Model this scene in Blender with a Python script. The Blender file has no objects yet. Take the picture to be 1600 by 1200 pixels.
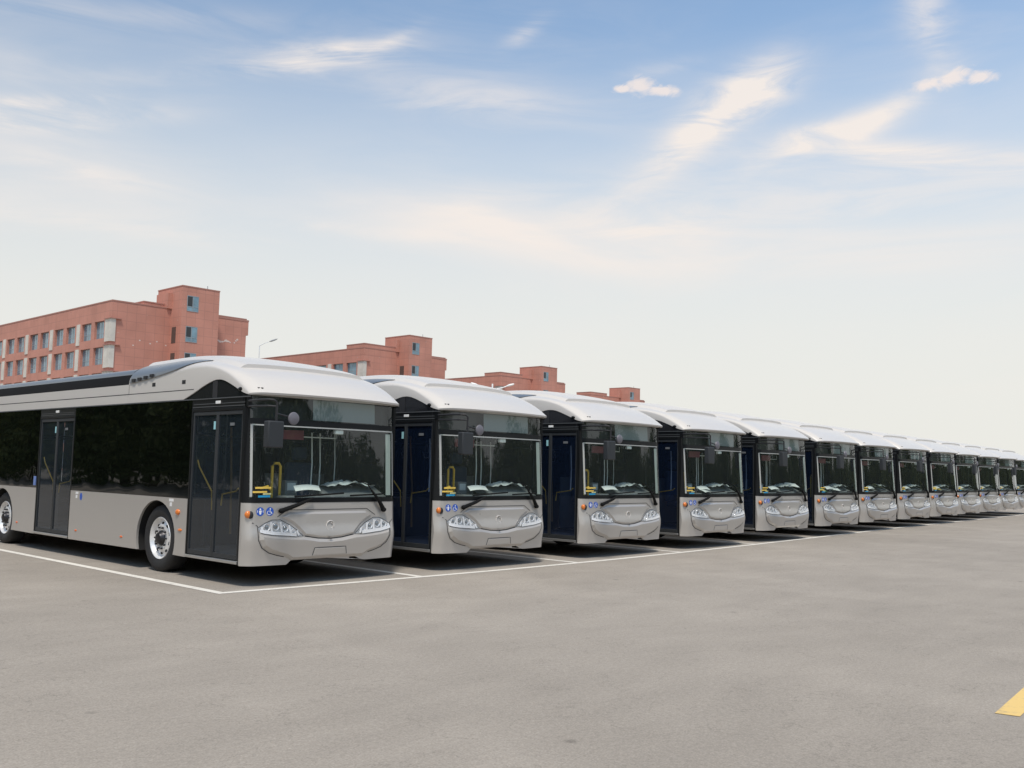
import bpy, bmesh, math, random
from mathutils import Vector, Matrix
R = math.radians
random.seed(7)
scene = bpy.context.scene
COL = scene.collection

# ------------------------------------------------------------------ camera
CAM = (-6.82391, -10.9716, 1.59274); YAW, PITCH, ROLL, FPX = 0.82131, 0.08799, 0.02188, 1503.4959
FW = Vector((math.sin(YAW)*math.cos(PITCH), math.cos(YAW)*math.cos(PITCH), math.sin(PITCH)))
RT = Vector((math.cos(YAW), -math.sin(YAW), 0)); UP = RT.cross(FW)
R2 = RT*math.cos(ROLL) + UP*math.sin(ROLL); U2 = UP*math.cos(ROLL) - RT*math.sin(ROLL)
cd = bpy.data.cameras.new('camera'); cam = bpy.data.objects.new('camera', cd); COL.objects.link(cam)
M = Matrix((R2, U2, -FW)).transposed().to_4x4(); M.translation = Vector(CAM); cam.matrix_world = M
cd.sensor_width = 36; cd.lens = FPX/1600*36; cd.clip_start = .1; cd.clip_end = 6000
scene.camera = cam

# ------------------------------------------------------------------ sun, exposure
SUN_EL, SUN_AZ = R(64), R(229)          # azimuth clockwise from +Y, direction towards the sun
sd = bpy.data.lights.new('sun', 'SUN'); sd.energy = 3.0; sd.angle = R(9); sd.color = (1, .93, .84)
sun = bpy.data.objects.new('sun', sd); COL.objects.link(sun)
sv = Vector((math.sin(SUN_AZ)*math.cos(SUN_EL), math.cos(SUN_AZ)*math.cos(SUN_EL), math.sin(SUN_EL)))
sun.rotation_euler = sv.to_track_quat('Z', 'Y').to_euler(); sun.location = (0, 0, 60)
vs = scene.view_settings; vs.view_transform = 'Standard'; vs.look = 'None'; vs.gamma = 1; vs.exposure = 0.0
vs.use_curve_mapping = False

# ------------------------------------------------------------------ world: daylight sky with cirrus
world = bpy.data.worlds.new('World'); scene.world = world; world.use_nodes = True
nt = world.node_tree; nt.nodes.clear(); L = nt.links.new
def N(t, **k):
    n = nt.nodes.new(t)
    for a, b in k.items(): setattr(n, a, b)
    return n
def mth(op, a, b=None, c=None, clamp=False):
    n = N('ShaderNodeMath', operation=op); n.use_clamp = clamp
    for i, v in enumerate((a, b, c)):
        if v is None: continue
        if isinstance(v, (int, float)): n.inputs[i].default_value = v
        else: L(v, n.inputs[i])
    return n.outputs[0]
def mixc(f, a, b, bt='MIX'):
    n = N('ShaderNodeMix', data_type='RGBA', blend_type=bt)
    for i, v in ((0, f), (6, a), (7, b)):
        if isinstance(v, (int, float)): n.inputs[i].default_value = v
        elif isinstance(v, tuple): n.inputs[i].default_value = (*v, 1)
        else: L(v, n.inputs[i])
    return n.outputs[2]
sky = N('ShaderNodeTexSky', sky_type='NISHITA', sun_disc=False, sun_elevation=SUN_EL, sun_rotation=SUN_AZ)
sky.air_density = 1.0; sky.dust_density = 1.2; sky.ozone_density = 1.5
tc = N('ShaderNodeTexCoord'); sep = N('ShaderNodeSeparateXYZ'); L(tc.outputs['Generated'], sep.inputs[0])
X, Y, Z = sep.outputs
AZ = mth('MULTIPLY', mth('ARCTAN2', mth('ADD', mth('MULTIPLY', X, math.cos(YAW)), mth('MULTIPLY', Y, -math.sin(YAW))),
                         mth('ADD', mth('MULTIPLY', X, math.sin(YAW)), mth('MULTIPLY', Y, math.cos(YAW)))), 57.2958)
EL = mth('MULTIPLY', mth('ARCSINE', Z), 57.2958)
def azel(u, v):                        # compass bearing and height (degrees) of a cloud
    d = (FW + R2*((u-800)/FPX) - U2*((v-600)/FPX)).normalized()
    return math.degrees(math.atan2(d.dot(RT), d.dot(Vector((math.sin(YAW), math.cos(YAW), 0))))), math.degrees(math.asin(d.z))
comb = N('ShaderNodeCombineXYZ'); L(AZ, comb.inputs[0]); L(EL, comb.inputs[1])
def noise(scale, rot, stretch, detail=6, rough=.6, dist=.6, off=0.0):
    mp = N('ShaderNodeMapping'); L(comb.outputs[0], mp.inputs[0])
    mp.inputs['Rotation'].default_value = (0, 0, R(rot)); mp.inputs['Scale'].default_value = (scale/stretch, scale, 1)
    mp.inputs['Location'].default_value = (off, off*.7, 0)
    n = N('ShaderNodeTexNoise'); n.inputs['Scale'].default_value = 1; n.inputs['Detail'].default_value = detail
    n.inputs['Roughness'].default_value = rough; n.inputs['Distortion'].default_value = dist
    L(mp.outputs[0], n.inputs['Vector']); return n.outputs[0]
n_streak = noise(.42, -12, 5, 7, .62, 1.0)
n_soft = noise(.16, -8, 4, 5, .55, .8, 3.3)
n_wisp = noise(.55, -38, 3.2, 7, .62, .9, 8.1)
n_fine = noise(1.5, -8, 1.8, 7, .65, .8, 5.0)
def ramp(v, a, b):
    n = N('ShaderNodeMapRange', interpolation_type='SMOOTHSTEP'); L(v, n.inputs[0])
    n.inputs[1].default_value = a; n.inputs[2].default_value = b; return n.outputs[0]
s1, s2, s3 = ramp(n_streak, .28, .68), ramp(n_soft, .30, .7), ramp(n_wisp, .22, .66)
mod = {'s': s1, 'f': s2, 'w': s3}
CL = [(520,84,100,17,10,1.1,'s'),(610,66,46,9,28,.4,'s'),(440,105,70,10,8,.3,'s'),(35,163,90,10,14,1.0,'s'),(110,188,120,14,12,.85,'s'),(60,235,130,28,-6,.55,'f'),(30,120,60,30,-20,.35,'f'),
      (110,268,110,14,-3,.5,'s'),(1195,135,50,28,25,1.1,'w'),(1110,185,80,30,34,1.25,'w'),(1060,245,100,24,38,.4,'w'),(990,290,80,20,25,.25,'w'),
      (1300,212,90,19,16,1.0,'w'),(1390,175,70,16,28,.5,'w'),(1390,236,70,13,-4,.9,'s'),(1500,256,160,18,-5,1.0,'s'),(1250,225,110,22,6,.4,'s'),(1250,208,30,8,8,.5,'w'),(1460,60,24,58,14,.42,'w'),(1440,5,30,40,0,.35,'w'),
      (822,50,34,11,30,.5,'s'),(1000,385,330,40,-3,.75,'f'),(780,340,180,26,-4,.7,'f'),(980,350,200,26,-6,.6,'s'),(60,300,200,40,0,.35,'f'),(1330,300,260,22,-3,.4,'s'),(470,352,44,9,8,.5,'s'),(600,366,170,11,0,.4,'s'),(740,150,150,24,-4,.55,'s'),
      (300,118,240,12,10,.25,'s'),(1450,385,240,30,3,.6,'f'),(150,350,170,16,0,.5,'s'),(180,20,330,14,6,.22,'s'),(680,165,70,7,3,.3,'s'),(1200,330,330,20,-3,.3,'s'),(960,420,240,22,-12,.3,'f'),(1030,108,60,10,8,.3,'w')]
tot = None
K = 57.2958/FPX
for (u, v, a, b, ang, st, md) in CL:
    a0, e0 = azel(u, v); c, s = math.cos(R(ang)), math.sin(R(ang))
    da, de = mth('SUBTRACT', AZ, a0), mth('SUBTRACT', EL, e0)
    p = mth('ADD', mth('MULTIPLY', da, c/(a*K)), mth('MULTIPLY', de, s/(a*K)))
    q = mth('ADD', mth('MULTIPLY', da, -s/(b*K)), mth('MULTIPLY', de, c/(b*K)))
    r = mth('ADD', mth('MULTIPLY', p, p), mth('MULTIPLY', q, q))
    g = mth('MULTIPLY', mth('EXPONENT', mth('MULTIPLY', r, -.8)), st)
    g = mth('MULTIPLY', g, mod[md])
    tot = g if tot is None else mth('ADD', tot, g)
wide = mth('MULTIPLY', mth('MULTIPLY', s1, s2), .14)          # thin veil everywhere
tot = mth('ADD', tot, wide, clamp=True)
crisp = None                                                     # the two small puffs
for (u, v, a, b, ang) in [(1000,134,24,13,0),(1034,142,26,8,-4),(972,139,18,6,4),(1448,134,26,8,10),(1488,123,30,12,14),(1534,120,22,10,-8)]:
    a0, e0 = azel(u, v); c, s = math.cos(R(ang)), math.sin(R(ang))
    da, de = mth('SUBTRACT', AZ, a0), mth('SUBTRACT', EL, e0)
    p = mth('ADD', mth('MULTIPLY', da, c/(a*K)), mth('MULTIPLY', de, s/(a*K)))
    q = mth('ADD', mth('MULTIPLY', da, -s/(b*K)), mth('MULTIPLY', de, c/(b*K)))
    g = mth('EXPONENT', mth('MULTIPLY', mth('ADD', mth('MULTIPLY', p, p), mth('MULTIPLY', q, q)), -1.0))
    crisp = g if crisp is None else mth('MAXIMUM', crisp, g)
crispm = ramp(mth('ADD', crisp, mth('MULTIPLY', mth('SUBTRACT', n_fine, .5), 1.7)), .16, .92)
crispm = mth('MULTIPLY', crispm, ramp(crisp, .03, .3))
# pale air near the horizon over the Nishita blue (values times 10: Background strength is 0.1)
hz = N('ShaderNodeValToRGB'); cr = hz.color_ramp; cr.interpolation = 'B_SPLINE'
stops = [(0.0, .98), (.12, .97), (.24, .91), (.36, .70), (.48, .44), (.60, .17), (.80, .04), (1, 0)]
cr.elements[0].position = 0; cr.elements[1].position = 1
for i, (ps, vv) in enumerate(stops):
    e = cr.elements[0] if i == 0 else (cr.elements[-1] if i == len(stops)-1 else cr.elements.new(ps))
    e.color = (vv, vv, vv, 1)
L(mth('DIVIDE', EL, 42.0, clamp=True), hz.inputs[0])
base = mixc(1.0, sky.outputs[0], (1.14, 1.62, 1.80), 'MULTIPLY')
azr = N('ShaderNodeMapRange'); L(AZ, azr.inputs[0]); azr.inputs[1].default_value = -30; azr.inputs[2].default_value = 30; azr.inputs[3].default_value = .88; azr.inputs[4].default_value = 1.16
base = mixc(1.0, base, azr.outputs[0], 'MULTIPLY')
c1 = mixc(hz.outputs[0], base, (8.4, 8.27, 7.75))
veil = ramp(EL, 34.0, 58.0)                                     # pale overhead sky added out of view to make the light less blue
c1 = mixc(mth('MULTIPLY', veil, .85), c1, (5.6, 5.35, 5.0))
c2 = mixc(mth('MULTIPLY', tot, .95), c1, (9.2, 8.45, 7.9))
c3 = mixc(mth('MULTIPLY', crispm, .75), c2, (9.8, 8.5, 7.7))
bg = N('ShaderNodeBackground'); L(c3, bg.inputs[0]); bg.inputs[1].default_value = .1
L(bg.outputs[0], N('ShaderNodeOutputWorld').inputs[0])

# ------------------------------------------------------------------ materials
def mat(name, col, rough=.5, metal=0.0, coat=0.0, spec=.5, vary=0.0, vscale=4.0, bump=0.0, bscale=40.0, emit=None, stretch=None):
    m = bpy.data.materials.new(name); m.use_nodes = True; t = m.node_tree; b = t.nodes['Principled BSDF']
    b.inputs['Base Color'].default_value = (*col, 1); b.inputs['Roughness'].default_value = rough
    b.inputs['Metallic'].default_value = metal; b.inputs['Coat Weight'].default_value = coat
    b.inputs['Coat Roughness'].default_value = .08; b.inputs['Specular IOR Level'].default_value = spec
    if vary or bump:
        g = t.nodes.new('ShaderNodeNewGeometry')
        mp = t.nodes.new('ShaderNodeMapping'); t.links.new(g.outputs['Position'], mp.inputs[0])
        if stretch: mp.inputs['Scale'].default_value = stretch
    if vary:
        n = t.nodes.new('ShaderNodeTexNoise'); n.inputs['Scale'].default_value = vscale; n.inputs['Detail'].default_value = 5
        t.links.new(mp.outputs[0], n.inputs['Vector'])
        mr = t.nodes.new('ShaderNodeMapRange'); t.links.new(n.outputs[0], mr.inputs[0])
        mr.inputs[1].default_value = .3; mr.inputs[2].default_value = .7
        mr.inputs[3].default_value = 1-vary; mr.inputs[4].default_value = 1+vary
        h = t.nodes.new('ShaderNodeMix'); h.data_type = 'RGBA'; h.blend_type = 'MULTIPLY'; h.inputs[0].default_value = 1
        h.inputs[6].default_value = (*col, 1)
        if 'paint' in name:
            oi = t.nodes.new('ShaderNodeObjectInfo'); m4 = t.nodes.new('ShaderNodeMath'); m4.operation = 'MULTIPLY_ADD'
            t.links.new(oi.outputs['Random'], m4.inputs[0]); m4.inputs[1].default_value = .05; m4.inputs[2].default_value = .97
            m5 = t.nodes.new('ShaderNodeMath'); m5.operation = 'MULTIPLY'; t.links.new(mr.outputs[0], m5.inputs[0]); t.links.new(m4.outputs[0], m5.inputs[1]); t.links.new(m5.outputs[0], h.inputs[7])
        else: t.links.new(mr.outputs[0], h.inputs[7]); t.links.new(h.outputs[2], b.inputs['Base Color'])
        r2 = t.nodes.new('ShaderNodeMapRange'); t.links.new(n.outputs[0], r2.inputs[0])
        r2.inputs[3].default_value = max(0.02, rough-.08); r2.inputs[4].default_value = rough+.1; t.links.new(r2.outputs[0], b.inputs['Roughness'])
    if bump:
        n = t.nodes.new('ShaderNodeTexNoise'); n.inputs['Scale'].default_value = bscale; n.inputs['Detail'].default_value = 3
        t.links.new(mp.outputs[0], n.inputs['Vector'])
        bp = t.nodes.new('ShaderNodeBump'); bp.inputs['Strength'].default_value = bump; bp.inputs['Distance'].default_value = .01
        t.links.new(n.outputs[0], bp.inputs['Height']); t.links.new(bp.outputs[0], b.inputs['Normal'])
    if emit:
        b.inputs['Emission Color'].default_value = (*emit[0], 1); b.inputs['Emission Strength'].default_value = emit[1]
    return m
def glassmat(name, tint, transp, rough=.02, ior=1.5, wav=0.0, haze=None):
    """thin tinted pane: part of the light goes straight through, the rest is absorbed, plus a Fresnel reflection"""
    m = bpy.data.materials.new(name); m.use_nodes = True; t = m.node_tree; t.nodes.clear(); K_ = t.nodes.new; l = t.links.new
    out = K_('ShaderNodeOutputMaterial'); tr = K_('ShaderNodeBsdfTransparent'); tr.inputs[0].default_value = (*[c*transp for c in tint], 1)
    gl = K_('ShaderNodeBsdfGlossy'); gl.inputs['Roughness'].default_value = rough; gl.inputs[0].default_value = (.95, .97, 1, 1)
    if haze:                                  # even diffuse colour over the pane; on the doors it paints in reflections
        df = K_('ShaderNodeBsdfDiffuse'); df.inputs[0].default_value = (*haze, 1); ads = K_('ShaderNodeAddShader'); l(tr.outputs[0], ads.inputs[0]); l(df.outputs[0], ads.inputs[1]); tr = ads
    lw = K_('ShaderNodeLayerWeight'); lw.inputs['Blend'].default_value = .5; f0 = 2*((ior-1)/(ior+1))**2*.8     # Schlick, same from both sides
    p5 = K_('ShaderNodeMath'); p5.operation = 'POWER'; l(lw.outputs['Facing'], p5.inputs[0]); p5.inputs[1].default_value = 5
    fr = K_('ShaderNodeMath'); fr.operation = 'MULTIPLY_ADD'; l(p5.outputs[0], fr.inputs[0]); fr.inputs[1].default_value = 1-f0; fr.inputs[2].default_value = f0; mx = K_('ShaderNodeMixShader')
    l(fr.outputs[0], mx.inputs[0]); l(tr.outputs[0], mx.inputs[1]); l(gl.outputs[0], mx.inputs[2]); l(mx.outputs[0], out.inputs[0])
    if wav:
        g = K_('ShaderNodeNewGeometry'); n = K_('ShaderNodeTexNoise'); n.inputs['Scale'].default_value = 1.1; n.inputs['Detail'].default_value = 2
        l(g.outputs['Position'], n.inputs['Vector']); bp = K_('ShaderNodeBump'); bp.inputs['Strength'].default_value = wav
        bp.inputs['Distance'].default_value = .05; l(n.outputs[0], bp.inputs['Height']); l(bp.outputs[0], gl.inputs['Normal'])
    return m
SILVER = mat('silver_paint', (.50, .475, .445), .30, .35, .45, vary=.035, vscale=1.3, bump=.04, bscale=3)
BAND = mat('pale_silver_paint', (.62, .59, .555), .40, 0, .2, vary=.04, vscale=2.2)
WHITE = mat('pearl_white_paint', (.63, .60, .565), .33, 0, .3, vary=.03, vscale=1.5)
FAIR = mat('grey_blue_fairing', (.17, .185, .20), .30, .4, .3, vary=.05, vscale=1)
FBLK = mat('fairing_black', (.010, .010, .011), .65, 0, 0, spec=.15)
BLACK = mat('black_trim', (.008, .009, .010), .35, 0, .0, spec=.25)
MATT = mat('matt_black_plastic', (.022, .022, .024), .6)
GREYT = mat('grey_rubber_trim', (.08, .085, .088), .5)
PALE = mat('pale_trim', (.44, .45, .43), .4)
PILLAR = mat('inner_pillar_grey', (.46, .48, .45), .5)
CHAS = mat('underbody_black', (.012, .012, .012), .8)
TYRE = mat('tyre_rubber', (.022, .022, .023), .72, bump=.3, bscale=60)
CHROME = mat('polished_alloy', (.82, .82, .84), .12, 1.0)
ALLOY = mat('wheel_alloy', (.80, .80, .80), .30, .35, .3, vary=.15, vscale=6)
DARKM = mat('dark_steel', (.05, .05, .055), .4, .8)
AMBER = mat('amber_lens', (.75, .20, .025), .2, 0, .6)
REDOR = mat('orange_reflector', (.75, .16, .04), .25, 0, .4)
BLUE = mat('blue_sticker', (.02, .10, .50), .4)
CYAN = mat('cyan_sticker', (.02, .30, .55), .4)
STW = mat('white_sticker', (.85, .85, .85), .4)
YEL = mat('yellow_rail', (.88, .52, .05), .35)
YELS = mat('yellow_sticker', (.80, .55, .10), .5)
STEEL = mat('brushed_steel', (.55, .55, .54), .3, .8)
INT = mat('interior_panel', (.18, .185, .19), .7)
INTD = mat('interior_dark', (.095, .095, .10), .8)
SEAT = mat('seat_fabric', (.03, .06, .14), .8)
STRAP = mat('strap_grey', (.62, .64, .64), .6)
WRAP = mat('clear_plastic_wrap', (.78, .82, .81), .25, 0, .5, bump=.8, bscale=14)
PAPER = mat('white_paper', (.85, .85, .83), .8)
REDP = mat('dark_red_panel', (.16, .02, .03), .5)
LAMPW = mat('white_lamp_plastic', (.9, .9, .88), .3)
GL_FRONT = glassmat('windscreen_glass', (.93, 1, .97), .90, .015, 1.5, haze=(.014, .017, .017))
GL_SIDE = glassmat('privacy_glass', (.8, .9, .85), .10, .02, 1.5, .12, haze=(.003, .004, .003))
GL_DOOR = glassmat('door_glass_navy_reflection', (.60, .72, .95), .46, .03, 1.4, haze=(.005, .009, .020))  # navy put into the colour for reflections on the farther buses
GL_DOOR_A = glassmat('near_door_glass', (.75, .85, .95), .42, .03, 1.4, haze=(.014, .019, .024))
GL_LENS = glassmat('headlamp_lens', (1, 1, 1), .92, .02, 1.45)

# ------------------------------------------------------------------ mesh helpers
class MB:
    def __init__(s): s.bm = bmesh.new()
    def box(s, x0, x1, y0, y1, z0, z1, mi=0):
        vs_ = [s.bm.verts.new(p) for p in ((x0,y0,z0),(x1,y0,z0),(x1,y1,z0),(x0,y1,z0),(x0,y0,z1),(x1,y0,z1),(x1,y1,z1),(x0,y1,z1))]
        for f in ((0,3,2,1),(4,5,6,7),(0,1,5,4),(1,2,6,5),(2,3,7,6),(3,0,4,7)):
            s.bm.faces.new([vs_[i] for i in f]).material_index = mi
        return s
    def prism(s, poly, axis, a0, a1, mi=0):
        def P(p, a): return {'x': (a, p[0], p[1]), 'y': (p[0], a, p[1]), 'z': (p[0], p[1], a)}[axis]
        A = [s.bm.verts.new(P(p, a0)) for p in poly]; B = [s.bm.verts.new(P(p, a1)) for p in poly]; n = len(poly)
        for f in [A, B[::-1]] + [[A[i], B[i], B[(i+1) % n], A[(i+1) % n]] for i in range(n)]:
            s.bm.faces.new(f).material_index = mi
        return s
    def tube(s, pts, r, n=8, closed=False, mi=0):
        pts = [Vector(p) for p in pts]; rings = []; m = len(pts)
        for i, p in enumerate(pts):
            if closed: d = pts[(i+1) % m]-pts[i-1]
            else: d = pts[min(i+1, m-1)]-pts[max(i-1, 0)]
            d.normalize(); a = Vector((0, 0, 1)) if abs(d.z) < .9 else Vector((1, 0, 0))
            u = d.cross(a).normalized(); v = d.cross(u)
            rr = r[i] if isinstance(r, (list, tuple)) else r
            rings.append([s.bm.verts.new(p+u*rr*math.cos(2*math.pi*k/n)+v*rr*math.sin(2*math.pi*k/n)) for k in range(n)])
        for i in range(m if closed else m-1):
            a, b = rings[i], rings[(i+1) % m]
            for k in range(n): s.bm.faces.new((a[k], a[(k+1) % n], b[(k+1) % n], b[k])).material_index = mi
        if not closed: s.bm.faces.new(rings[0][::-1]).material_index = mi; s.bm.faces.new(rings[-1]).material_index = mi
        return s
    def lathe(s, prof, c, axis='x', n=40, mi=0, cap=True):
        """prof: (radius, offset along axis)"""
        rings = []
        for (r, a) in prof:
            ring = []
            for k in range(n):
                t = 2*math.pi*k/n; u, v = r*math.cos(t), r*math.sin(t)
                o = {'x': (a, u, v), 'y': (u, a, v), 'z': (u, v, a)}[axis]
                ring.append(s.bm.verts.new((c[0]+o[0], c[1]+o[1], c[2]+o[2])))
            rings.append(ring)
        for a, b in zip(rings, rings[1:]):
            for k in range(n): s.bm.faces.new((a[k], a[(k+1) % n], b[(k+1) % n], b[k])).material_index = mi
        for ring in (rings[0], rings[-1]) if cap else ():
            s.bm.faces.new(ring).material_index = mi
        return s
    def grid(s, f, nu, nv, mi=0):
        g = [[s.bm.verts.new(f(i/nu, j/nv)) for j in range(nv+1)] for i in range(nu+1)]
        for i in range(nu):
            for j in range(nv): s.bm.faces.new((g[i][j], g[i+1][j], g[i+1][j+1], g[i][j+1])).material_index = mi
        return s
    def ball(s, c, rx, ry, rz, n=12, mi=0):
        r = bmesh.ops.create_uvsphere(s.bm, u_segments=n, v_segments=max(6, n//2), radius=1)
        for v in r['verts']: v.co = Vector((c[0]+v.co.x*rx, c[1]+v.co.y*ry, c[2]+v.co.z*rz))
        for f in {f for v in r['verts'] for f in v.link_faces}: f.material_index = mi
        return s
    def build(s, name, mats, parent=None, bevel=0, angle=32, fix=True):
        if fix: bmesh.ops.recalc_face_normals(s.bm, faces=s.bm.faces[:])
        me = bpy.data.meshes.new(name); s.bm.to_mesh(me); s.bm.free()
        for m in (mats if isinstance(mats, list) else [mats]): me.materials.append(m)
        for p in me.polygons: p.use_smooth = True
        me.set_sharp_from_angle(angle=R(angle))
        o = bpy.data.objects.new(name, me); COL.objects.link(o)
        if parent: o.parent = parent
        if bevel:
            b = o.modifiers.new('bevel', 'BEVEL'); b.width = bevel; b.segments = 2; b.limit_method = 'ANGLE'; b.angle_limit = R(40)
        return o
def tag(o, label=None, cat=None, group=None, kind=None):
    if label: o['label'] = label
    if cat: o['category'] = cat
    if group: o['group'] = group
    if kind: o['kind'] = kind
    return o
def empty(name, loc, rz=0.0):
    o = bpy.data.objects.new(name, None); COL.objects.link(o); o.location = loc; o.rotation_euler = (0, 0, rz); o.empty_display_size = .3
    return o
def kids(o): return [c for c in COL.objects if c.parent == o]
CH = {}
def copy_tree(o, parent=None):
    c = o.copy(); COL.objects.link(c); c.parent = parent
    for ch in CH.get(o.name, []): copy_tree(ch, c)
    return c
def index_children():
    CH.clear()
    for o in COL.objects:
        if o.parent: CH.setdefault(o.parent.name, []).append(o)
def lerp_tab(tab, v):
    if v <= tab[0][0]: return tab[0][1]
    for (a, b), (c, d) in zip(tab, tab[1:]):
        if v <= c:
            t = (v-a)/(c-a); return b+(d-b)*t
    return tab[-1][1]
def smooth_tab(tab, v):                # Catmull-Rom through a table
    if v <= tab[0][0]: return tab[0][1]
    for i in range(len(tab)-1):
        (a, b), (c, d) = tab[i], tab[i+1]
        if v <= c:
            p0 = tab[i-1] if i else (2*a-c, 2*b-d); p3 = tab[i+2] if i+2 < len(tab) else (2*c-a, 2*d-b)
            m1 = (d-p0[1])/(c-p0[0])*(c-a); m2 = (p3[1]-b)/(p3[0]-a)*(c-a); t = (v-a)/(c-a)
            return (2*t**3-3*t**2+1)*b+(t**3-2*t*t+t)*m1+(-2*t**3+3*t*t)*d+(t**3-t*t)*m2
    return tab[-1][1]

# ------------------------------------------------------------------ ground and markings
def ground_material():
    m = bpy.data.materials.new('weathered_asphalt'); m.use_nodes = True; t = m.node_tree; b = t.nodes['Principled BSDF']; K_ = t.nodes.new; l = t.links.new
    g = K_('ShaderNodeNewGeometry')
    def nz(s, d=4, rough=.55, scl=None):
        n = K_('ShaderNodeTexNoise'); n.inputs['Scale'].default_value = s; n.inputs['Detail'].default_value = d; n.inputs['Roughness'].default_value = rough
        if scl:
            mp = K_('ShaderNodeMapping'); mp.inputs['Scale'].default_value = scl; l(g.outputs['Position'], mp.inputs[0]); l(mp.outputs[0], n.inputs['Vector'])
        else: l(g.outputs['Position'], n.inputs['Vector'])
        return n.outputs[0]
    def mr(v, a, b_, c, d):
        n = K_('ShaderNodeMapRange'); l(v, n.inputs[0])
        for i, x in zip((1, 2, 3, 4), (a, b_, c, d)): n.inputs[i].default_value = x
        return n.outputs[0]
    def mul(a, b_):
        n = K_('ShaderNodeMath'); n.operation = 'MULTIPLY'; l(a, n.inputs[0]); l(b_, n.inputs[1]); return n.outputs[0]
    big = mr(nz(.13, 5, .6), .3, .7, .90, 1.08); mid = mr(nz(.9, 5, .6, (1, 2.2, 1)), .3, .7, .93, 1.06)
    fine = mr(nz(26, 3, .7), .25, .75, .86, 1.14); grit = mr(nz(75, 2, .6), .3, .7, .84, 1.16)
    wear = mr(nz(.42, 3, .5, (1, .55, 1)), .50, .72, 1.0, 1.13)
    ck = nz(.55, 7, .62, (1, 1, 1)); ca = K_('ShaderNodeMath'); ca.operation = 'SUBTRACT'; l(ck, ca.inputs[0]); ca.inputs[1].default_value = .5
    cb_ = K_('ShaderNodeMath'); cb_.operation = 'ABSOLUTE'; l(ca.outputs[0], cb_.inputs[0]); crack = mr(cb_.outputs[0], .0005, .0028, .80, 1.0)
    vo = K_('ShaderNodeTexVoronoi'); vo.inputs['Scale'].default_value = .9; l(g.outputs['Position'], vo.inputs['Vector'])
    spot = mr(vo.outputs['Distance'], .02, .05, .70, 1.0)
    v = mul(mul(mul(mul(big, mid), mul(fine, grit)), spot), mul(wear, crack))
    mx = K_('ShaderNodeMix'); mx.data_type = 'RGBA'; mx.blend_type = 'MULTIPLY'; mx.inputs[0].default_value = 1
    mx.inputs[6].default_value = (.322, .290, .253, 1); l(v, mx.inputs[7]); l(mx.outputs[2], b.inputs['Base Color'])
    b.inputs['Roughness'].default_value = .93; b.inputs['Specular IOR Level'].default_value = .25
    bp = K_('ShaderNodeBump'); bp.inputs['Strength'].default_value = .5; bp.inputs['Distance'].default_value = .006
    l(nz(60, 3, .7), bp.inputs['Height']); l(bp.outputs[0], b.inputs['Normal'])
    return m
gm = MB(); gm.grid(lambda u, v: (-2500+5000*u, -2500+5000*v, 0), 2, 2)
tag(gm.build('ground', ground_material()), kind='structure')
def paint(name, col, wear):
    m = bpy.data.materials.new(name); m.use_nodes = True; t = m.node_tree; b = t.nodes['Principled BSDF']; K_ = t.nodes.new; l = t.links.new
    g = K_('ShaderNodeNewGeometry'); n = K_('ShaderNodeTexNoise'); n.inputs['Scale'].default_value = 9; n.inputs['Detail'].default_value = 6; n.inputs['Roughness'].default_value = .7
    l(g.outputs['Position'], n.inputs['Vector']); r = K_('ShaderNodeMapRange'); l(n.outputs[0], r.inputs[0])
    r.inputs[1].default_value = .54; r.inputs[2].default_value = .72; r.inputs[4].default_value = wear
    mx = K_('ShaderNodeMix'); mx.data_type = 'RGBA'; l(r.outputs[0], mx.inputs[0]); mx.inputs[6].default_value = (*col, 1); mx.inputs[7].default_value = (.25, .23, .21, 1)
    l(mx.outputs[2], b.inputs['Base Color']); b.inputs['Roughness'].default_value = .8; return m
PW, PY = paint('white_road_paint', (.74, .71, .65), .6), paint('yellow_road_paint', (.74, .52, .19), .55)
BUSXY = [(0.0, 0.0), (3.342, -0.014), (6.964, 0.029), (10.467, 0.115), (13.92, 0.248), (17.379, 0.422), (20.819, 0.69),
         (24.291, 0.915), (27.769, 1.149), (31.242, 1.443), (34.731, 1.722), (38.229, 1.996), (41.74, 2.28)]
LINE = [(-.46, -.26), (2.7, -.40), (6.25, -.40), (10.2, -.22), (13.9, .05), (18.5, .45), (23.9, .95), (33, 1.55), (42.4, 2.19), (60, 3.4)]
mk = MB(); hw = .062
def strip(mb, a, b, w, z):
    a, b = Vector((*a, z)), Vector((*b, z)); d = (b-a).normalized(); n = Vector((-d.y, d.x, 0))*w
    mb.bm.faces.new([mb.bm.verts.new(p) for p in (a+n, a-n, b-n, b+n)])
ff = [(-.52+.0, smooth_tab(LINE, -.46))] + [(x, smooth_tab(LINE, x)) for x in [k*1.5 for k in range(0, 40)]]
prev = None
for (x, y) in ff:
    cur = (mk.bm.verts.new((x, y-hw, .004)), mk.bm.verts.new((x, y+hw, .004)))
    if prev: mk.bm.faces.new((prev[0], cur[0], cur[1], prev[1]))
    prev = cur
tag(mk.build('row_marking', PW), kind='structure')
mk = MB()
for x in [-.46]+[bx-.63 for bx, by in BUSXY[1:]]:
    strip(mk, (x, smooth_tab(LINE, x)+hw+.001), (x, smooth_tab(LINE, x)+14), hw, .004)
tag(mk.build('bay_markings', PW), kind='structure')
mk = MB(); mk.bm.faces.new([mk.bm.verts.new((x, y, .004)) for x, y in ((.42, -8.98), (2.42, -8.80), (2.40, -8.64), (.39, -8.83))])
tag(mk.build('yellow_marking', PY), kind='structure')

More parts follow.
